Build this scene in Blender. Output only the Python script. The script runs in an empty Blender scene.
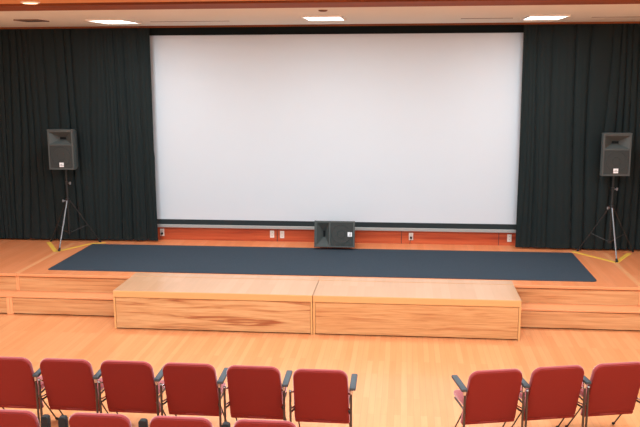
import bpy, bmesh, math, random
from mathutils import Vector, Matrix
random.seed(7)
C = bpy.context.scene
R = math.radians

# ------------------------------------------------------------------ camera
CAM_H = 3.4
F_PX, PITCH, YAW, ROLL = 820.27, R(10.11), R(5.897), R(-0.2248)
fw = Vector((-math.sin(YAW)*math.cos(PITCH), math.cos(YAW)*math.cos(PITCH), -math.sin(PITCH)))
r0 = Vector((math.cos(YAW), math.sin(YAW), 0)); u0 = r0.cross(fw)
rr = r0*math.cos(ROLL) + u0*math.sin(ROLL); uu = -r0*math.sin(ROLL) + u0*math.cos(ROLL)
cam_d = bpy.data.cameras.new('camera'); cam = bpy.data.objects.new('camera', cam_d)
C.collection.objects.link(cam)
m = Matrix.Identity(4)
for i in range(3):
    m[i][0] = rr[i]; m[i][1] = uu[i]; m[i][2] = -fw[i]
m[2][3] = CAM_H
cam.matrix_world = m
cam_d.sensor_width = 36; cam_d.lens = F_PX/640*36; cam_d.clip_end = 100
C.camera = cam

# ------------------------------------------------------------------ light and exposure
C.view_settings.view_transform = 'Standard'
C.view_settings.look = 'None'
C.view_settings.gamma = 1
C.view_settings.use_curve_mapping = False
C.view_settings.exposure = 0.0
w = bpy.data.worlds.new('world'); C.world = w; w.use_nodes = True
bg = w.node_tree.nodes['Background']
bg.inputs[0].default_value = (.76, .92, 1.0, 1); bg.inputs[1].default_value = 1.22

def area(name, loc, sx, sy, power, col=(1, .93, .86), rot=(0, 0, 0)):
    d = bpy.data.lights.new(name, 'AREA'); d.shape = 'RECTANGLE'; d.size = sx; d.size_y = sy
    d.energy = power; d.color = col
    o = bpy.data.objects.new(name, d); C.collection.objects.link(o)
    o.location = loc; o.rotation_euler = rot
    return o
STAGE_LAMPS = [(-4.06, 11.42), (-1.08, 11.12), (1.83, 11.42)]
for (x, y) in STAGE_LAMPS:
    area('stage_ceiling_lamp', (x, y, 4.03), .46, .74, 48, (.76, .92, 1))
for y in (1.0, 3.6, 6.2):
    for x in (-5, -1, 3):
        area('hall_ceiling_lamp', (x, y, 4.01), 1.2, .5, 72, (.74, .92, 1))
for x in (-7.2, -4.7, -2.0, .6, 3.2, 5.4):
    area('stage_front_fill', (x, 7.4, 4.05), 0.16, .16, 68, (.76, .92, 1))  # unseen fill lamps without fixtures, added to brighten the stage

# ------------------------------------------------------------------ material helpers
def srgb(r, g, b):
    f = lambda c: (c/255/12.92) if c/255 <= .04045 else ((c/255+.055)/1.055)**2.4
    return (f(r), f(g), f(b), 1)
def new_mat(name):
    mt = bpy.data.materials.new(name); mt.use_nodes = True
    nt = mt.node_tree
    return mt, nt, nt.nodes['Principled BSDF']
def plain(name, col, rough=.5, metal=0, sheen=0, sheen_col=None, spec=.5, noise=0, nscale=300, bump=0):
    mt, nt, b = new_mat(name)
    b.inputs['Base Color'].default_value = col
    b.inputs['Roughness'].default_value = rough; b.inputs['Metallic'].default_value = metal
    b.inputs['Specular IOR Level'].default_value = spec
    if sheen:
        b.inputs['Sheen Weight'].default_value = sheen; b.inputs['Sheen Roughness'].default_value = .45
        if sheen_col: b.inputs['Sheen Tint'].default_value = sheen_col
    tc = nt.nodes.new('ShaderNodeTexCoord'); n = nt.nodes.new('ShaderNodeTexNoise')
    n.inputs['Scale'].default_value = nscale; nt.links.new(tc.outputs['Object'], n.inputs['Vector'])
    if noise:
        mx = nt.nodes.new('ShaderNodeMixRGB'); mx.inputs[1].default_value = tuple(c*(1-noise) for c in col[:3])+(1,)
        mx.inputs[2].default_value = tuple(min(1, c*(1+noise)) for c in col[:3])+(1,)
        nt.links.new(n.outputs['Fac'], mx.inputs[0]); nt.links.new(mx.outputs[0], b.inputs['Base Color'])
    if bump:
        bp = nt.nodes.new('ShaderNodeBump'); bp.inputs['Strength'].default_value = bump; bp.inputs['Distance'].default_value = .002
        nt.links.new(n.outputs['Fac'], bp.inputs['Height']); nt.links.new(bp.outputs[0], b.inputs['Normal'])
    return mt
def ramp(nt, stops):
    r = nt.nodes.new('ShaderNodeValToRGB'); e = r.color_ramp.elements
    e[0].position, e[0].color = stops[0]; e[1].position, e[1].color = stops[-1]
    for p, c in stops[1:-1]:
        k = e.new(p); k.color = c
    return r
def planks(name, c1, c2, width=.09, length=1.0, rough=.32, coat=.25, gap=.6, blotch=.12, crough=.22):
    """strip flooring whose boards run away from the viewer (along y)"""
    mt, nt, b = new_mat(name); L = nt.links
    tc = nt.nodes.new('ShaderNodeTexCoord'); mp = nt.nodes.new('ShaderNodeMapping')
    mp.inputs['Rotation'].default_value = (0, 0, R(90))
    L.new(tc.outputs['Object'], mp.inputs['Vector'])
    br = nt.nodes.new('ShaderNodeTexBrick'); L.new(mp.outputs[0], br.inputs['Vector'])
    br.inputs['Color1'].default_value = c1; br.inputs['Color2'].default_value = c2
    mid = tuple((c1[i]*.5+c2[i]*.5)*gap for i in range(3))+(1,)
    br.inputs['Mortar'].default_value = mid
    br.inputs['Scale'].default_value = 1; br.inputs['Brick Width'].default_value = length
    br.inputs['Row Height'].default_value = width; br.inputs['Mortar Size'].default_value = .0016
    br.inputs['Mortar Smooth'].default_value = .3; br.offset = .37
    n = nt.nodes.new('ShaderNodeTexNoise'); n.inputs['Scale'].default_value = 1.0; n.inputs['Detail'].default_value = 6
    mp2 = nt.nodes.new('ShaderNodeMapping'); mp2.inputs['Scale'].default_value = (26, 1.6, 26)
    L.new(tc.outputs['Object'], mp2.inputs['Vector']); L.new(mp2.outputs[0], n.inputs['Vector'])
    rp = ramp(nt, [(.25, (1-blotch, 1-blotch*1.1, 1-blotch*1.3, 1)), (.75, (1, 1, 1, 1))]); L.new(n.outputs['Fac'], rp.inputs[0])
    mx = nt.nodes.new('ShaderNodeMixRGB'); mx.blend_type = 'MULTIPLY'; mx.inputs[0].default_value = 1
    L.new(br.outputs['Color'], mx.inputs[1]); L.new(rp.outputs[0], mx.inputs[2]); L.new(mx.outputs[0], b.inputs['Base Color'])
    b.inputs['Roughness'].default_value = rough
    b.inputs['Coat Weight'].default_value = coat; b.inputs['Coat Roughness'].default_value = crough
    return mt
def grain(name, base, dark, light, sc=(.55, .55, 13), rough=.42, warp=1.2, off=0, lo=.3, hi=.62):
    """pine board with long horizontal grain"""
    mt, nt, b = new_mat(name); L = nt.links
    tc = nt.nodes.new('ShaderNodeTexCoord'); mp = nt.nodes.new('ShaderNodeMapping')
    mp.inputs['Scale'].default_value = sc; mp.inputs['Location'].default_value = (off, off*.7, off*1.3)
    L.new(tc.outputs['Object'], mp.inputs['Vector'])
    n = nt.nodes.new('ShaderNodeTexNoise'); n.inputs['Scale'].default_value = 1; n.inputs['Detail'].default_value = 4
    n.inputs['Distortion'].default_value = warp; L.new(mp.outputs[0], n.inputs['Vector'])
    rp = ramp(nt, [(lo, dark), (lo+.45*(hi-lo), base), (hi, light)]); L.new(n.outputs['Fac'], rp.inputs[0])
    mp2 = nt.nodes.new('ShaderNodeMapping'); mp2.inputs['Scale'].default_value = (sc[0]*3, sc[1]*3, sc[2]*6)
    L.new(tc.outputs['Object'], mp2.inputs['Vector'])
    n2 = nt.nodes.new('ShaderNodeTexNoise'); n2.inputs['Scale'].default_value = 1; n2.inputs['Detail'].default_value = 3; n2.inputs['Distortion'].default_value = .6
    L.new(mp2.outputs[0], n2.inputs['Vector'])
    rp2 = ramp(nt, [(.35, (.86, .8, .74, 1)), (.6, (1, 1, 1, 1))]); L.new(n2.outputs['Fac'], rp2.inputs[0])
    mx = nt.nodes.new('ShaderNodeMixRGB'); mx.blend_type = 'MULTIPLY'; mx.inputs[0].default_value = 1
    L.new(rp.outputs[0], mx.inputs[1]); L.new(rp2.outputs[0], mx.inputs[2]); L.new(mx.outputs[0], b.inputs['Base Color'])
    b.inputs['Roughness'].default_value = rough
    return mt
def emit(name, col, s):
    mt, nt, b = new_mat(name)
    b.inputs['Base Color'].default_value = col
    b.inputs['Emission Color'].default_value = col; b.inputs['Emission Strength'].default_value = s
    return mt

M = {}
M['floor'] = planks('floor_strips', srgb(238, 164, 110), srgb(230, 149, 94), .066, 1.1, .34, .35, .74, .10, .13)
M['stage'] = planks('stage_strips', srgb(250, 158, 106), srgb(242, 145, 91), .10, 1.8, .38, .15, .9, .10)
M['block_top'] = planks('platform_strips', srgb(226, 178, 140), srgb(218, 167, 127), .11, 1.4, .34, .3, .95, .06)
M['tread'] = plain('tread_wood', srgb(236, 158, 106), .4, noise=.05, nscale=6)
M['trim'] = plain('light_edge_wood', srgb(244, 170, 116), .4, noise=.05, nscale=8)
M['nosing'] = plain('platform_edge_wood', srgb(222, 164, 104), .4, noise=.05, nscale=8)
M['riser'] = grain('riser_pine', srgb(212, 150, 98), srgb(180, 112, 66), srgb(224, 168, 116), sc=(.9,.9,22), off=3, warp=.5)
M['pine_a'] = grain('pine_panel_one', srgb(206, 150, 98), srgb(162, 92, 54), srgb(220, 170, 118), sc=(1.1, 1.1, 17), off=1.7)
M['pine_b'] = grain('pine_panel_two', srgb(208, 150, 96), srgb(180, 112, 66), srgb(218, 164, 110), sc=(1.2, 1.2, 24), off=8.1)
M['wall_wood'] = grain('red_wall_panel', srgb(194, 82, 42), srgb(164, 60, 28), srgb(208, 98, 54), sc=(.4, .4, 9), off=5)
M['beam_wood'] = grain('beam_wood', srgb(124, 60, 12), srgb(110, 50, 9), srgb(138, 70, 18), sc=(.4, 9, 9), off=2, rough=.75)
M['ceil_wood'] = grain('ceiling_wood', srgb(214, 150, 96), srgb(202, 136, 84), srgb(224, 164, 108), sc=(.4, 6, 9), off=4, rough=.7)
M['beige'] = plain('beige_ceiling', srgb(218, 218, 210), .8, noise=.02, nscale=3)
M['side_wall'] = plain('side_wall_paint', srgb(226, 204, 180), .8, noise=.02, nscale=3)
M['curtain'] = plain('black_velour', srgb(37, 43, 43), .95, sheen=.06, sheen_col=(.75, .9, .9, 1), spec=.05, noise=.12, nscale=90)
M['valance'] = plain('black_border', srgb(24, 28, 28), .95, spec=.1)
M['screen'] = plain('screen_fabric', srgb(214, 219, 224), .9, spec=.1, noise=.01, nscale=2)
M['black_bar'] = plain('screen_black_hem', srgb(44, 52, 54), .8, spec=.2)
M['alu'] = plain('screen_weight_bar', srgb(176, 176, 172), .45, metal=.3)
M['carpet'] = plain('dark_carpet', srgb(62, 71, 80), .98, spec=.08, noise=.22, nscale=55, bump=.4)
M['cab'] = plain('speaker_cabinet', srgb(74, 78, 76), .62, spec=.4, noise=.08, nscale=400, bump=.2)
M['grille'] = plain('speaker_grille', srgb(48, 52, 50), .7, noise=.25, nscale=260, bump=.3)
M['horn'] = plain('horn_plastic', srgb(66, 71, 69), .5)
M['throat'] = plain('horn_throat', srgb(8, 9, 9), .9)
M['badge'] = plain('white_badge', srgb(240, 240, 240), .5)
M['badge_dark'] = plain('badge_mark', srgb(40, 40, 42), .5)
M['stand'] = plain('stand_black', srgb(28, 30, 30), .42, spec=.5)
M['stand_knob_lit_leg'] = plain('stand_grey_knob_lit_leg', srgb(150, 152, 156), .32, metal=.7)  # grey of the knobs; on the front leg it paints in light
M['rubber'] = plain('rubber', srgb(26, 26, 26), .8)
M['tape'] = plain('yellow_tape', srgb(255, 204, 84), .55, noise=.04, nscale=30)
M['red'] = plain('red_fabric', srgb(146, 52, 50), .85, sheen=.95, sheen_col=(1, .7, .74, 1), spec=.2, noise=.08, nscale=350, bump=.35)
M['red_shell'] = plain('red_back_panel', srgb(134, 42, 34), .8, sheen=.06, sheen_col=(1, .5, .5, 1), spec=.2, noise=.08, nscale=350, bump=.3)
M['chrome'] = plain('chair_chrome', srgb(205, 205, 208), .22, metal=1)
M['tube'] = plain('chair_tube', srgb(88, 82, 80), .3, metal=.85)
M['pad'] = plain('armrest_pad', srgb(66, 74, 78), .5, spec=.4)
M['plate'] = plain('outlet_plate', srgb(238, 232, 222), .4)
M['socket'] = plain('outlet_hole', srgb(60, 52, 48), .6)
M['cable'] = plain('grey_cable', srgb(60, 60, 60), .6)
M['lamp'] = emit('lamp_diffuser', (1, .98, .96, 1), 6)
M['lamp_frame'] = plain('lamp_frame', srgb(235, 225, 215), .5)
M['warm_lamp'] = emit('warm_downlight', (1, .72, .45, 1), 2.2)
M['vent'] = plain('vent_dark', srgb(120, 92, 76), .7)

# ------------------------------------------------------------------ mesh helpers
def obj(name, bm, mat, parent=None, smooth=False):
    me = bpy.data.meshes.new(name)
    bmesh.ops.recalc_face_normals(bm, faces=bm.faces)
    bm.to_mesh(me); bm.free()
    me.materials.append(mat)
    if smooth:
        for p in me.polygons: p.use_smooth = True
        me.set_sharp_from_angle(angle=R(38))
    o = bpy.data.objects.new(name, me); C.collection.objects.link(o)
    if parent: o.parent = parent
    return o
def bx(bm, x0, x1, y0, y1, z0, z1, bev=0, mat=None):
    r = bmesh.ops.create_cube(bm, size=1)
    vs = r['verts']
    for v in vs:
        v.co = Vector((x0+(v.co.x+.5)*(x1-x0), y0+(v.co.y+.5)*(y1-y0), z0+(v.co.z+.5)*(z1-z0)))
    if bev:
        es = list({e for v in vs for e in v.link_edges})
        r = bmesh.ops.bevel(bm, geom=es, offset=bev, segments=2, affect='EDGES', profile=.5)
        vs = list({v for f in r['faces'] for v in f.verts} | {v for v in vs if v.is_valid})
    if mat is not None:
        for v in vs:
            v.co = mat @ v.co
    return vs
def box(*a, **k):
    bm = bmesh.new(); bx(bm, *a, **k); return bm
def tube(bm, pts, r, seg=10, caps=True):
    pts = [Vector(p) for p in pts]; rings = []
    for i, p in enumerate(pts):
        if i == 0: d = pts[1]-p
        elif i == len(pts)-1: d = p-pts[i-1]
        else: d = (pts[i+1]-p).normalized()+(p-pts[i-1]).normalized()
        d.normalize()
        a = Vector((0, 0, 1)) if abs(d.z) < .9 else Vector((1, 0, 0))
        s = d.cross(a).normalized(); t = d.cross(s).normalized()
        rad = r[i] if isinstance(r, (list, tuple)) else r
        rings.append([bm.verts.new(p+s*math.cos(2*math.pi*k/seg)*rad+t*math.sin(2*math.pi*k/seg)*rad) for k in range(seg)])
    for i in range(len(rings)-1):
        A, B = rings[i], rings[i+1]
        # match ring orientation
        best = min(range(seg), key=lambda q: sum((A[k].co-(pts[i])-(B[(k+q) % seg].co-pts[i+1])).length for k in range(0, seg, 3)))
        for k in range(seg):
            bm.faces.new((A[k], A[(k+1) % seg], B[(k+1+best) % seg], B[(k+best) % seg]))
    if caps:
        bm.faces.new(rings[0]); bm.faces.new(rings[-1])
    return rings
def rrect(hw, z0, z1, rt, rb, seg=6):
    """rounded outline in xz"""
    P = []
    for cx, cz, rad, a0 in ((hw-rb, z0+rb, rb, -90), (hw-rt, z1-rt, rt, 0), (-hw+rt, z1-rt, rt, 90), (-hw+rb, z0+rb, rb, 180)):
        for k in range(seg+1):
            a = R(a0+90*k/seg); P.append((cx+rad*math.cos(a), cz+rad*math.sin(a)))
    return P
def slab(P, y0, y1, bev=.01, fn=None):
    """an xz outline made thick along y, edges rolled over; fn bends it"""
    bm = bmesh.new()
    prof = [(y0, 1), (y0+bev*.0, 0)]
    rings = []
    cx = sum(p[0] for p in P)/len(P); cz = sum(p[1] for p in P)/len(P)
    steps = [(y0, bev), (y0+bev*.3, bev*.3), (y0+bev, 0), (y1-bev, 0), (y1-bev*.3, bev*.3), (y1, bev)]
    hw = max(abs(p[0]) for p in P); zt = max(p[1] for p in P); zb = min(p[1] for p in P); hz = (zt-zb)/2
    for y, ins in steps:
        rings.append([bm.verts.new((cx+(x-cx)*(1-ins/hw), y, cz+(z-cz)*(1-ins/hz))) for x, z in P])
    n = len(P)
    for A, B in zip(rings, rings[1:]):
        for k in range(n): bm.faces.new((A[k], A[(k+1) % n], B[(k+1) % n], B[k]))
    # caps as concentric rings so that bending is smooth
    for ring in (rings[0], rings[-1]):
        prev = ring
        for s in (.75, .5, .25):
            y = ring[0].co.y
            cur = [bm.verts.new((cx+(v.co.x-cx)*s, y, cz+(v.co.z-cz)*s)) for v in ring]
            for k in range(n): bm.faces.new((prev[k], prev[(k+1) % n], cur[(k+1) % n], cur[k]))
            prev = cur
        bm.faces.new(prev)
    if fn:
        for v in bm.verts: v.co = fn(v.co)
    return bm
def tag(o, label, cat, group=None, kind=None):
    if label: o['label'] = label
    if cat: o['category'] = cat
    if group: o['group'] = group
    if kind: o['kind'] = kind
    return o
def empty(name, loc, rz=0):
    o = bpy.data.objects.new(name, None); C.collection.objects.link(o)
    o.location = loc; o.rotation_euler = (0, 0, rz); o.empty_display_size = .1
    return o
def struct(name, bm, mat, parent=None, smooth=False):
    o = obj(name, bm, mat, parent, smooth)
    if parent is None: o['kind'] = 'structure'
    return o
def dup(o, parent=None):
    c = o.copy(); C.collection.objects.link(c); c.parent = parent
    for ch in [q for q in bpy.data.objects if q.parent == o]: dup(ch, c)
    return c

# ------------------------------------------------------------------ dimensions
XL, XR = -8.6, 6.4
YS, HS = 10.872, .522        # stage front edge and height
YF, YB = 10.60, 10.088     # lower step front, platform front
H1 = .268
YW = 13.33; YC = 13.08; ZC = 4.053
SEAM_L, SEAM_R = -5.475, 3.145
BX = (-3.784, -1.141, 1.486)

# ------------------------------------------------------------------ the setting
struct('floor', box(XL, XR, -3, YW+.3, -.1, 0), M['floor'])
bm = box(XL, XR, YW+.02, YW+.3, 0, 4.6); struct('wall_back', bm, M['wall_wood'])
struct('wall_left', box(XL-.2, XL, -3, YW+.3, 0, 4.6), M['side_wall'])
struct('wall_right', box(XR, XR+.2, -3, YW+.3, 0, 4.6), M['side_wall'])
ce = struct('ceiling', box(XL, XR, 9.27, YW+.02, ZC, ZC+.2), M['beige'])
struct('ceiling_wood_panelling', box(XL, XR, -3, 8.55, ZC+.02, ZC+.3), M['ceil_wood'], ce)
struct('ceiling_beam', box(XL, XR, 8.55, 9.27, ZC-.005, ZC+.3, bev=.004), M['beam_wood'], ce)
struct('trim_1', box(XL, XR, 12.93, 12.97, ZC-.028, ZC, bev=.003), M['beam_wood'])
for i, (x0, x1, y) in enumerate([(-3.65, -2.5, 11.75), (.75, 1.45, 11.7), (2.5, 6.2, 11.7)]):
    struct('ceiling_groove', box(x0, x1, y, y+.035, ZC-.004, ZC+.01), M['vent'], ce)

# stage: main deck, side decks, lower step, each with framed pine risers
NO = .040
def deck(x0, x1, name, label):
    t = empty(name, ((x0+x1)/2, YS, 0)); cx = (x0+x1)/2
    tag(t, label, 'stage', kind='structure')
    L = lambda a: a-cx
    obj('deck_top', box(L(x0)+.001, L(x1)-.001, 0, YW+.01-YS, HS-NO, HS), M['stage'], t)
    obj('edge_strip', box(L(x0)+.001, L(x1)-.001, -.018, 0, HS-NO, HS, bev=.004), M['tread'], t)
    obj('riser_panel', box(L(x0)+.025, L(x1)-.025, .012, .03, H1+.001, HS-NO-.014), M['riser'], t)
    for a, b in ((L(x0)+.001, L(x0)+.024), (L(x1)-.024, L(x1)-.001)):
        obj('riser_stile', box(a, b, .004, .03, H1+.001, HS-NO-.001, bev=.003), M['trim'], t)
    for a, b in ((L(x0)+.001, L(x0)+.035), (L(x1)-.035, L(x1)-.001)):
        if x0+cx*0 > XL+.1 and a < 0 or x1 < XR-.1 and a > 0:
            obj('seam_strip', box(a, b, .001, 12.9-YS, HS-.01, HS+.0008), M['trim'], t)
    obj('base', box(L(x0)+.04, L(x1)-.04, .08, YW-YS, 0, HS-NO-.001), M['riser'], t)
    return t
deck(SEAM_L, SEAM_R, 'stage_deck', 'wide orange wooden stage deck in the middle under the screen')
deck(XL+.002, SEAM_L, 'stage_deck', 'wooden stage deck section at far left under the black curtain')
deck(SEAM_R, XR-.002, 'stage_deck', 'wooden stage deck section at far right under the black curtain')
def step(x0, x1, label):
    cx = (x0+x1)/2
    t = empty('stage_step', (cx, YF, 0)); L = lambda a: a-cx
    tag(t, label, 'step', 'lower steps along the stage front')
    obj('tread', box(L(x0)+.001, L(x1)-.001, -.010, YS-YF+.03, H1-.022, H1, bev=.003), M['tread'], t)
    obj('riser_panel', box(L(x0)+.045, L(x1)-.045, 0, .02, .018, H1-.022-.010), M['riser'], t)
    for a, b in ((L(x0)+.001, L(x0)+.044), (L(x1)-.044, L(x1)-.001)):
        obj('riser_stile', box(a, b, -.006, .02, 0, H1-.023, bev=.003), M['trim'], t)
step(XL+.002, SEAM_L, 'low wooden step at the far left edge of the stage front')
step(SEAM_L, BX[0]-.003, 'low wooden step at the stage front left of the two pine platforms')
step(BX[2]+.003, SEAM_R, 'low wooden step at the stage front right of the two pine platforms')
step(SEAM_R, XR-.002, 'low wooden step at the far right edge of the stage front')

def platform(x0, x1, pm, label):
    cx = (x0+x1)/2; hw = (x1-x0)/2-.004; d = YS-.020-YB
    t = empty('platform', (cx, YB, 0)); tag(t, label, 'platform', 'pine platforms before the stage')
    top = obj('top_board', box(-hw, hw, .018, d, HS-.055, HS+.0005), M['block_top'], t)
    obj('top_lip', box(-hw, hw, d, 11.035-YB, HS+.001, HS+.006), M['block_top'], t)
    obj('edge_strip', box(-hw, hw, -.004, .018, HS-.085, HS+.0005, bev=.004), M['nosing'], t)
    obj('front_panel', box(-hw+.030, hw-.030, .008, .03, .018, HS-.091), pm, t)
    for s in (-1, 1):
        a, b = sorted((s*hw, s*(hw-.026)))
        obj('stile', box(a, b, 0, .03, 0, HS-.086, bev=.003), M['nosing'], t)
        a, b = sorted((s*(hw-.002), s*(hw-.022)))
        obj('side_panel', box(a, b, .035, YF-YB-.022, 0, HS-.055), M['riser'], t)
    obj('back_panel', box(-hw+.03, hw-.03, YF-YB-.06, YF-YB-.03, 0, HS-.056), M['riser'], t)
platform(BX[0], BX[1], M['pine_a'], 'left pine platform with dark streaked front panel before the stage')
platform(BX[1], BX[2], M['pine_b'], 'right pine platform with paler even-grained front panel before the stage')

# ------------------------------------------------------------------ curtains
def curtain(x0, x1, y, seed, name, label, xs, dense, amp=.036, lean0=0, lean1=0):
    rnd = random.Random(seed)
    W = x1-x0; n = int(W/.009); rows = 30
    ph = []; a = 0; amps = []
    pitch = .17
    phs = [rnd.random()*6.28 for _ in range(6)]
    bm = bmesh.new(); grid = []
    for side in (0, 1):
        g = []
        for j in range(rows+1):
            v = j/rows; z = HS+.03+(ZC-.012-HS-.03)*v
            row = []
            for i in range(n+1):
                u = i/n; x = x0+W*u
                s = x+.09*math.sin(x*3.1+phs[0])+.03*math.sin(x*9+phs[1]+v*1.8)+(1-v)*.07*math.sin(x*4.3+phs[4]+v*1.5)
                k = .55+.45*math.sin(x*2.3+phs[2])
                q = (s-xs)/(.125 if (s-xs)*dense > 0 else .23)+10; cell = math.floor(q)
                dep = .12+.88*((math.sin(cell*12.9898+seed*7.3)*43758.5453) % 1.0)**1.3
                f = .3-dep*2.1*(1-abs(math.sin(math.pi*q)))**3.2*-1 - .3*abs(math.sin(math.pi*q))
                f2 = math.sin(s*2*math.pi/(pitch*.43)+phs[5]+v*.8)
                A = amp*(.5+.5*min(1, (1-v)*1.4+.15))
                yy = y+A*(f+.30*f2*(1-k))+.02*math.sin(x*1.7+phs[1])*(1-v)
                xx = x+(lean0*(1-u)+lean1*u)*(1-v)+.012*math.sin(v*3+x*7)*(1-v)
                row.append(bm.verts.new((xx-(x0+W/2), yy-y+side*.006, z-HS)))
            g.append(row)
        grid.append(g)
    for side in (0, 1):
        g = grid[side]
        for j in range(rows):
            for i in range(n):
                bm.faces.new((g[j][i], g[j][i+1], g[j+1][i+1], g[j+1][i]))
    A, B = grid
    for j in range(rows):
        for i in (0, n): bm.faces.new((A[j][i], A[j+1][i], B[j+1][i], B[j][i]))
    for i in range(n):
        for j in (0, rows): bm.faces.new((A[j][i], A[j][i+1], B[j][i+1], B[j][i]))
    o = obj(name, bm, M['curtain'], smooth=True)
    for p in o.data.polygons: p.use_smooth = True
    o.location = (x0+W/2, y, HS)
    tag(o, label, 'curtain')
    return o
curtain(-8.5, -4.085, 13.075, 3, 'curtain', 'black pleated curtain on the left behind the left speaker, meeting the screen', -5.42, -1)
curtain(1.79, 6.3, 13.075, 8, 'curtain', 'black pleated curtain on the right behind the right speaker, meeting the screen', 3.02, 1)
o = obj('curtain_border', box(-3.03, 3.05, -.008, .008, 0, .135, bev=.004), M['valance'])
o.location = (-1.17, 13.235, 3.915); tag(o, 'narrow black border strip hanging along the top of the screen', 'curtain')

# ------------------------------------------------------------------ projection screen
t = empty('projection_screen', (-1.17, YW-.055, .748)); tag(t, 'large white projection screen hanging between the black curtains', 'screen')
obj('screen_surface', box(-3.05, 3.05, -.004, .004,   .140, 3.26), M['screen'], t)
obj('hem', box(-3.05, 3.05, -.010, .006, .055, .140), M['black_bar'], t)
obj('weight_bar', box(-3.05, 3.05, -.018, .010, 0, .054, bev=.006), M['alu'], t)

# wall panel beneath the screen: thin dark joints belong to the wall
wb = bpy.data.objects['wall_back']
for x in (-4.3, -2.105, -.03, 1.55):
    struct('panel_joint', box(x, x+.008, YW+.012, YW+.02, HS, 1.0), M['socket'], wb)

# ------------------------------------------------------------------ carpet
P = []
def corner(cx, cy, rad, a0):
    for k in range(6):
        a = R(a0+90*k/5); P.append((cx+rad*math.cos(a), cy+rad*math.sin(a)))
x0, x1, y0, y1 = -5.12, 2.63, 11.095, 12.845
rr_ = .08
corner(x1-rr_, y0+rr_, rr_, -90); corner(x1-.03, y1-.03, .03, 0); corner(x0+.03, y1-.03, .03, 90); corner(x0+.03, y0+.03, .03, 180)
bm = bmesh.new()
lo = [bm.verts.new((x, y, HS+.0005)) for x, y in P]; hi = [bm.verts.new((x, y, HS+.011)) for x, y in P]
bm.faces.new(lo); bm.faces.new(hi)
for k in range(len(P)): bm.faces.new((lo[k], lo[(k+1) % len(P)], hi[(k+1) % len(P)], hi[k]))
o = obj('carpet', bm, M['carpet']); tag(o, 'long dark blue grey carpet laid across the stage', 'carpet')

# ------------------------------------------------------------------ ceiling lights, vent, detector
for i, (x, y) in enumerate(STAGE_LAMPS):
    t = empty('ceiling_light', (x, y, ZC-.02))
    tag(t, 'white rectangular ceiling light panel above the ' + ('left curtain', 'middle of the screen', 'right side of the screen')[i], 'ceiling light', 'stage ceiling lights')
    bm = bmesh.new()
    for s in (-1, 1):
        bx(bm, *sorted((s*.235, s*.26)), -.41, .41, -.004, .02)
        bx(bm, -.235, .235, *sorted((s*.385, s*.41)), -.004, .02)
    obj('frame', bm, M['lamp_frame'], t)
    obj('diffuser', box(-.235, .235, -.385, .385, .004, .018), M['lamp'], t)
t = empty('ceiling_vent', (-5.12, 11.1, ZC-.012)); tag(t, 'dark square air vent in the beige ceiling at upper left', 'vent')
bm = bmesh.new()
for s in (-1, 1):
    bx(bm, *sorted((s*.145, s*.165)), -.2, .2, -.004, .012); bx(bm, -.145, .145, *sorted((s*.18, s*.2)), -.004, .012)
obj('frame', bm, M['vent'], t)
for k in range(7):
    obj('slat', box(-.145, .145, -.172+k*.052, -.14+k*.052, -.002, .011), M['socket'], t)
bm = bmesh.new(); tube(bm, [(0, 0, 0), (0, 0, -.012), (0, 0, -.02)], [.055, .05, .03], 20)
o = obj('smoke_detector', bm, M['vent'], smooth=True); o.location = (-.96, 9.72, ZC-.001)
tag(o, 'small round brown detector on the beige ceiling near the middle light', 'detector')
t = empty('downlight', (-3.86, 8.36, ZC+.02)); tag(t, 'glowing warm round downlight in the wooden ceiling at top left', 'ceiling light')
bm = bmesh.new(); tube(bm, [(0, 0, 0), (0, 0, -.012)], [.10, .09], 24); obj('trim_ring', bm, M['lamp_frame'], t)
bm = bmesh.new(); tube(bm, [(0, 0, -.010), (0, 0, -.016)], [.075, .07], 24); obj('lamp_lens', bm, M['warm_lamp'], t)

# ------------------------------------------------------------------ wall outlets
for i, (x, z, lab, plug) in enumerate([
    (-4.08, .645, 'white wall outlet with a dark plug beside the left curtain edge', True),
    (-2.188, .645, 'white wall outlet left of the floor speaker, left one of a close pair', False),
    (-2.018, .640, 'white wall outlet left of the floor speaker, right one of a close pair', False),
    (.130, .645, 'white wall outlet with a plugged cable right of the floor speaker', True),
    (1.725, .645, 'white wall outlet beside the right curtain edge', False)]):
    t = empty('wall_outlet', (x, YW+.019, z)); tag(t, lab, 'outlet', 'outlets under the screen')
    obj('cover_plate', box(-.036, .036, -.009, 0, -.062, .062, bev=.004), M['plate'], t)
    for dz in (-.026, .026):
        if plug and dz < 0: continue
        bm = bmesh.new()
        for dx in (-.007, .007): bx(bm, dx-.0018, dx+.0018, -.0102, -.0085, dz-.006, dz+.006)
        obj('socket', bm, M['socket'], t)
    if plug:
        p = box(-.017, .017, -.04, -.009, -.035, .0, bev=.004); o = obj('plug', p, M['rubber'])
        o.location = (x, YW+.0185, z); tag(o, 'dark plug in the wall outlet ' + ('by the left curtain edge' if i == 0 else 'right of the floor speaker'), 'plug', 'plugs in the outlets')
        bm = bmesh.new(); tube(bm, [(0, -.04, -.018), (.0, -.055, -.04), (-.01, -.055, -.07), (-.02, -.05, -.1185)], .0035, 8); obj('cord', bm, M['cable'], o, True)

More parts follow.
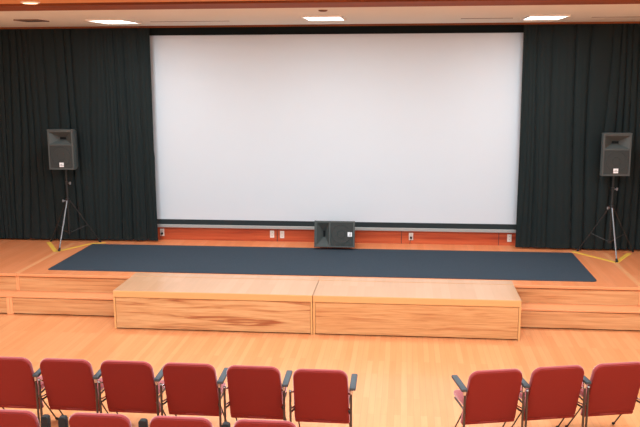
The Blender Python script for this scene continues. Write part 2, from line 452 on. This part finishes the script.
# ------------------------------------------------------------------ loudspeakers
def loudspeaker(name, label, group):
    """origin at bottom centre, front towards -y; .44 wide, .64 high"""
    t = empty(name, (0, 0, 0)); tag(t, label, 'loudspeaker', group)
    HW, Ht, D = .208, .64, .36
    # cabinet: trapezoid plan, opening at the front filled by a baffle
    def shell(z0, z1, yoff=0):
        return [(-HW, 0), (HW, 0), (HW, .10), (.13, D), (-.13, D), (-HW, .10)]
    bm = bmesh.new()
    pl = shell(0, Ht)
    lo = [bm.verts.new((x, y, 0 if y < .2 else .02)) for x, y in pl]; hi = [bm.verts.new((x, y, Ht if y < .2 else Ht-.05)) for x, y in pl]
    n = len(pl)
    bm.faces.new(lo); bm.faces.new(hi)
    for k in range(n):
        f = bm.faces.new((lo[k], lo[(k+1) % n], hi[(k+1) % n], hi[k]))
        if k == 0: front = f
    # hollow the horn mouth and the grille bay out of the front face
    bmesh.ops.recalc_face_normals(bm, faces=bm.faces)
    bmesh.ops.delete(bm, geom=[front], context='FACES_ONLY')
    V = lambda x, z, y=0: bm.verts.new((x, y, z))
    fx = .183; hz0, hz1, gz0, gz1 = .405, .605, .028, .385
    A = [lo[0], lo[1], hi[1], hi[0]]
    # front frame made of strips
    xs = [-HW, -fx, fx, HW]; zs = [0, gz0, gz1, hz0, hz1, Ht]
    g = {}
    for a, x in enumerate(xs):
        for b, z in enumerate(zs):
            if a in (0, 3) and b in (0, 5):
                g[a, b] = {(0, 0): lo[0], (3, 0): lo[1], (3, 5): hi[1], (0, 5): hi[0]}[a, b]
            else: g[a, b] = V(x, z)
    for a in range(3):
        for b in range(5):
            if a == 1 and b in (1, 3): continue
            bm.faces.new((g[a, b], g[a+1, b], g[a+1, b+1], g[a, b+1]))
    # grille bay walls
    q = [g[1, 1], g[2, 1], g[2, 2], g[1, 2]]; r = [V(v.co.x, v.co.z, .022) for v in q]
    for k in range(4): bm.faces.new((q[k], q[(k+1) % 4], r[(k+1) % 4], r[k]))
    bm.faces.new(r)
    # horn flare: mouth narrows to the throat
    q = [g[1, 3], g[2, 3], g[2, 4], g[1, 4]]
    thr = [V(-.05, .478, .12), V(.05, .478, .12), V(.05, .512, .12), V(-.05, .512, .12)]
    for k in range(4): bm.faces.new((q[k], q[(k+1) % 4], thr[(k+1) % 4], thr[k]))
    bmesh.ops.remove_doubles(bm, verts=bm.verts, dist=1e-5)
    obj('cabinet', bm, M['cab'], t)
    obj('horn_throat', box(-.051, .051, .119, .126, .477, .513), M['throat'], t)
    lip = bmesh.new(); bx(lip, -HW-.004, HW+.004, -.006, .10, Ht-.016, Ht+.003, bev=.004)
    obj('top_lip', lip, M['cab'], t)
    gr = obj('grille', box(-fx+.003, fx-.003, .006, .016, gz0+.003, gz1-.003, bev=.004), M['grille'], t)
    # woofer ring pressing through the grille
    bm = bmesh.new()
    for rad, th in ((.150, .005), (.062, .004)):
        tube(bm, [(rad*math.cos(a*math.pi/18), .005, .215+rad*math.sin(a*math.pi/18)) for a in range(37)], th, 6)
    obj('woofer_ring', bm, M['grille'], gr, True)
    o = obj('badge', box(-.036, .036, .001, .006, .042, .112, bev=.002), M['badge'], gr)
    bm = bmesh.new(); bx(bm, -.018, .000, 0, .001, .070, .074); bx(bm, -.018, .000, 0, .001, .080, .084); bx(bm, .006, .010, 0, .001, .066, .09)
    obj('badge_mark', bm, M['badge_dark'], o)
    return t
def stand(name, label, loc, rot, top):
    t = empty(name, loc); t.rotation_euler = (0, 0, rot); tag(t, label, 'speaker stand', 'tripod speaker stands')
    hub = .74
    bm = bmesh.new(); tube(bm, [(0, 0, .20), (0, 0, 1.02)], .018, 12); obj('outer_pole', bm, M['stand'], t, True)
    bm = bmesh.new(); tube(bm, [(0, 0, 1.0), (0, 0, top-.0005)], .0145, 12); obj('inner_pole', bm, M['stand'], t, True)
    bm = bmesh.new(); tube(bm, [(0, 0, 1.0), (0, 0, 1.055)], .026, 14); cl = obj('pole_clamp', bm, M['stand'], t, True)
    bm = bmesh.new(); tube(bm, [(.02, 0, 1.03), (.06, -.01, 1.03)], .007, 8); tube(bm, [(.06, -.012, 1.01), (.062, -.012, 1.05)], .014, 10); obj('clamp_knob', bm, M['stand_knob_lit_leg'], cl, True)
    bm = bmesh.new(); tube(bm, [(0, 0, hub-.035), (0, 0, hub+.035)], .034, 14); hb = obj('hub', bm, M['stand'], t, True)
    bm = bmesh.new(); tube(bm, [(-.03, -.02, hub), (-.065, -.03, hub)], .008, 8); tube(bm, [(-.066, -.032, hub-.018), (-.066, -.032, hub+.018)], .014, 10); obj('hub_knob', bm, M['stand_knob_lit_leg'], hb, True)
    bm = bmesh.new(); tube(bm, [(0, 0, .185), (0, 0, .24)], .03, 12); obj('lower_collar', bm, M['stand'], t, True)
    for k in range(3):
        a = R(-90+120*k); d = Vector((math.cos(a), math.sin(a), 0)); Rf = .48
        bm = bmesh.new()
        tube(bm, [d*.035+Vector((0, 0, hub)), d*Rf+Vector((0, 0, .022))], .0115 if k == 0 else .009, 10)
        lg = obj('leg', bm, M['stand_knob_lit_leg'] if k == 0 else M['stand'], t, True)  # front leg paler than the black ones: light on it put into the colour
        bm = bmesh.new(); tube(bm, [d*(Rf-.02)+Vector((0, 0, .045)), d*(Rf+.014)+Vector((0, 0, .0005))], [.017, .02], 10); obj('rubber_foot', bm, M['rubber'], lg, True)
        bm = bmesh.new(); m1 = d*.3+Vector((0, 0, hub-(hub-.02)*(.3-.035)/(Rf-.035)))
        tube(bm, [d*.03+Vector((0, 0, .215)), m1], .007, 8); obj('brace', bm, M['stand'], t, True)
    return t
SL = Vector((-5.475, 12.78, HS+.0027)); SR = Vector((3.17, 12.77, HS+.0027))
TOP = 1.27
stand('speaker_stand', 'black tripod stand carrying the left speaker before the left curtain', SL, R(2), TOP)
stand('speaker_stand', 'black tripod stand carrying the right speaker before the right curtain', SR, R(0), TOP-.02)
sp = loudspeaker('loudspeaker', 'dark grey loudspeaker standing on the left tripod stand', 'dark grey loudspeakers')
sp.location = SL+Vector((.0, -.16, TOP))
s2 = dup(sp); s2['label'] = 'dark grey loudspeaker standing on the right tripod stand'; s2.location = SR+Vector((-.01, -.16, TOP-.02)); s2.rotation_euler = (0, 0, R(3))
s3 = dup(sp); s3['label'] = 'dark grey loudspeaker lying on its side on the stage below the screen'
# on its side (horn to the left), face tipped back a little
s3.matrix_world = Matrix.Translation((-.765, 12.74, HS+.224)) @ Matrix.Rotation(R(-9), 4, 'X') @ Matrix.Rotation(R(-90), 4, 'Y')
s3.location.z += .028+.011

# ------------------------------------------------------------------ yellow tape
def px_tape(pts, label):
    bm = bmesh.new(); wd = .035; hgt = .002
    P = [Vector((x, y, 0)) for x, y in pts]; o0 = P[1].copy()
    for a, b in zip(P, P[1:]):
        d = (b-a).normalized(); s = Vector((-d.y, d.x, 0))*wd
        vs = [a+s, b+s, b-s, a-s]
        lo = [bm.verts.new(v-o0) for v in vs]; hi = [bm.verts.new(v-o0+Vector((0, 0, hgt))) for v in vs]
        bm.faces.new(lo); bm.faces.new(hi)
        for k in range(4): bm.faces.new((lo[k], lo[(k+1) % 4], hi[(k+1) % 4], hi[k]))
    o = obj('yellow_tape', bm, M['tape']); o.location = (o0.x, o0.y, HS+.0006); tag(o, label, 'tape', 'yellow floor tape')
px_tape([(-5.93, 12.96), (-5.50, 12.26), (-5.17, 12.90), (-4.95, 12.99)], 'yellow floor tape in a v under the left speaker stand')
px_tape([(2.66, 12.97), (3.16, 12.27), (3.52, 12.93)], 'yellow floor tape in a v under the right speaker stand')

# ------------------------------------------------------------------ chairs
TOPZ = .82; TAN = math.tan(R(19))
def bend(co, extra=0):
    # recline and a shallow curve round the sitter
    return Vector((co.x, co.y+(TOPZ-co.z)*TAN+.35*co.x*co.x*-1*.25, co.z))
PART = {}
def chair_parts():
    P = rrect(.240, .250, .82, .080, .025, 8)
    for i, (x, z) in enumerate(P):
        P[i] = (x*(1+.045*(.82-z)/.57), z)
    cushion = slab(P, -.02, .035, .02, bend)
    panel = slab([(x*(1+.045*(.82-z)/.57), z) for x, z in rrect(.234, .290, .804, .073, .012, 8)], -.026, -.012, .006, bend)
    kick = slab(rrect(.243, .253, .288, .010, .010, 4), -.023, -.012, .005, bend)
    return cushion, panel, kick
def make_chair(left=False, right=True, folded=False):
    t = empty('stacking_chair', (0, 0, 0))
    cu, pa, ki = chair_parts()
    br = obj('backrest', cu, M['red'], t, True)
    obj('back_panel', pa, M['red_shell'], br, True); obj('lower_back_panel', ki, M['red_shell'], br, True)
    # seat cushion: rounded in plan, rolled front
    bm = slab(rrect(.232, .0, .46, .05, .03, 6), -.03, .03, .02)
    for v in bm.verts:
        x, y, z = v.co
        yy = .15+z*.76; zz = .445-y-.0
        if yy > .36: zz -= (yy-.36)**2*1.6
        v.co = Vector((x, yy, zz+.02*(yy-.05)))
    obj('seat', bm, M['red'], t, True)
    for s in (-1, 1):
        has = (right if s > 0 else left)
        xs = s*.268
        bm = bmesh.new(); tube(bm, [(xs, .045, 0.0005), (xs, .04, .60)], .0105, 10); lg = obj('leg', bm, M['tube'], t, True)
        bm = bmesh.new(); tube(bm, [(xs, .045, 0.0003), (xs, .045, .02)], .016, 10); obj('foot_cap', bm, M['rubber'], lg, True)
        bm = bmesh.new(); tube(bm, [(xs-s*.035, .17, .385), (xs-s*.03, .49, .009)], .0072, 10); lg = obj('leg', bm, M['tube'], t, True)
        bm = bmesh.new(); tube(bm, [(xs-s*.03, .475, .026), (xs-s*.03, .50, .0125)], .0122, 10); obj('foot_cap', bm, M['rubber'], lg, True)
        bm = bmesh.new(); tube(bm, [(xs, .04, .40), (xs-s*.02, .08, .405), (xs-s*.035, .20, .405), (xs-s*.035, .42, .408)], .009, 8); obj('side_rail', bm, M['tube'], t, True)
        bm = bmesh.new(); tube(bm, [(xs, .043, .585), (s*.228, .092, .575)], .0085, 8); obj('back_bracket', bm, M['chrome'], t, True); bm = bmesh.new(); tube(bm, [(xs, .043, .43), (s*.225, .148, .43)], .007, 8)
        obj('back_bracket', bm, M['chrome'], t, True)
        if has and folded:
            # armrest folded upright beside the back
            P = rrect(.031, .56, .765, .022, .006, 5)
            bm = slab(P, .0, .055, .008)
            bmesh.ops.translate(bm, verts=bm.verts, vec=(s*.300-.006, .03, 0))
            ar = obj('armrest', bm, M['rubber'], t, True)
            bm = bmesh.new(); tube(bm, [(xs, .042, .585), (s*.292, .06, .62)], [.0125, .012], 10)
            obj('arm_bracket', bm, M['chrome'], ar, True)
        elif has:
            xo = s*.282
            bm = bmesh.new()
            mat = Matrix.Translation((xo, .0, .646)) @ Matrix.Rotation(R(3), 4, 'X')
            bx(bm, -.028, .028, .0, .31, -.014, .016, bev=.010, mat=mat)
            ar = obj('armrest', bm, M['pad'], t, True)
            bm = bmesh.new(); tube(bm, [(xs, .042, .59), (xs, .045, .638)], [.0145, .017], 10); tube(bm, [(xs, .04, .63), (xo, .24, .644)], .008, 8)
            obj('arm_bracket', bm, M['chrome'], ar, True)
        else:
            bm = bmesh.new(); tube(bm, [(xs, .04, .595), (xs, .04, .607)], [.0145, .011], 10); obj('tube_cap', bm, M['chrome'], t, True)
    bm = bmesh.new(); tube(bm, [(-.232, .20, .395), (.232, .20, .395)], .009, 8); obj('crossbar', bm, M['tube'], t, True)
    return t
proto = {}
def chair(x, y, rz, left, right, label, group, folded=False):
    k = (left, right, folded)
    if k not in proto:
        proto[k] = o = make_chair(left, right, folded)
    else:
        o = dup(proto[k])
    o.location = (x, y, 0); o.rotation_euler = (0, 0, rz)
    tag(o, label, 'chair', group)
G1 = 'red chairs in the left front row'
g1 = ['red chair cut by the photo edge at the left end of the front row',
      'second red chair from the left photo edge in the front row',
      'third red chair from the left photo edge in the front row',
      'red chair with a chair free either side, third from the aisle in the left front row',
      'red chair next to the aisle chair in the left front row',
      'red chair at the aisle end of the left front row, right armrest free']
g1[3] = 'fourth red chair from the left photo edge, third from the aisle in the front row'
for i, x in enumerate([-3.590, -3.023, -2.456, -1.880, -1.296, -.700]):
    chair(x, 6.775-(0, 0, 0, .005, .02, .05)[i], R(0), False, True, g1[i], G1)
G2 = 'red chairs in the right front row'
a = R(14)
for i, lab in enumerate(['red chair at the aisle end of the right group, both armrests showing',
                         'middle red chair of the three in the right group',
                         'red chair cut by the photo edge at the far right']):
    x = .823+.5685*math.cos(a)*i; y = 6.857+.5685*math.sin(a)*i
    chair(x, y, a, i == 0, True, lab, G2)
G3 = 'red chairs in the near row at the bottom edge'
for x, l, r_, lab in [(-3.02, False, True, 'red chair back in the bottom left corner of the near row'),
                      (-2.28, True, False, 'red chair back in the near row right of the gap between two armrests'),
                      (-1.646, True, False, 'red chair back in the near row, second from the right end'),
                      (-1.003, True, False, 'red chair back at the right end of the near row, barely in view')]:
    chair(x, 5.65, 0, l, r_, lab, G3, True)
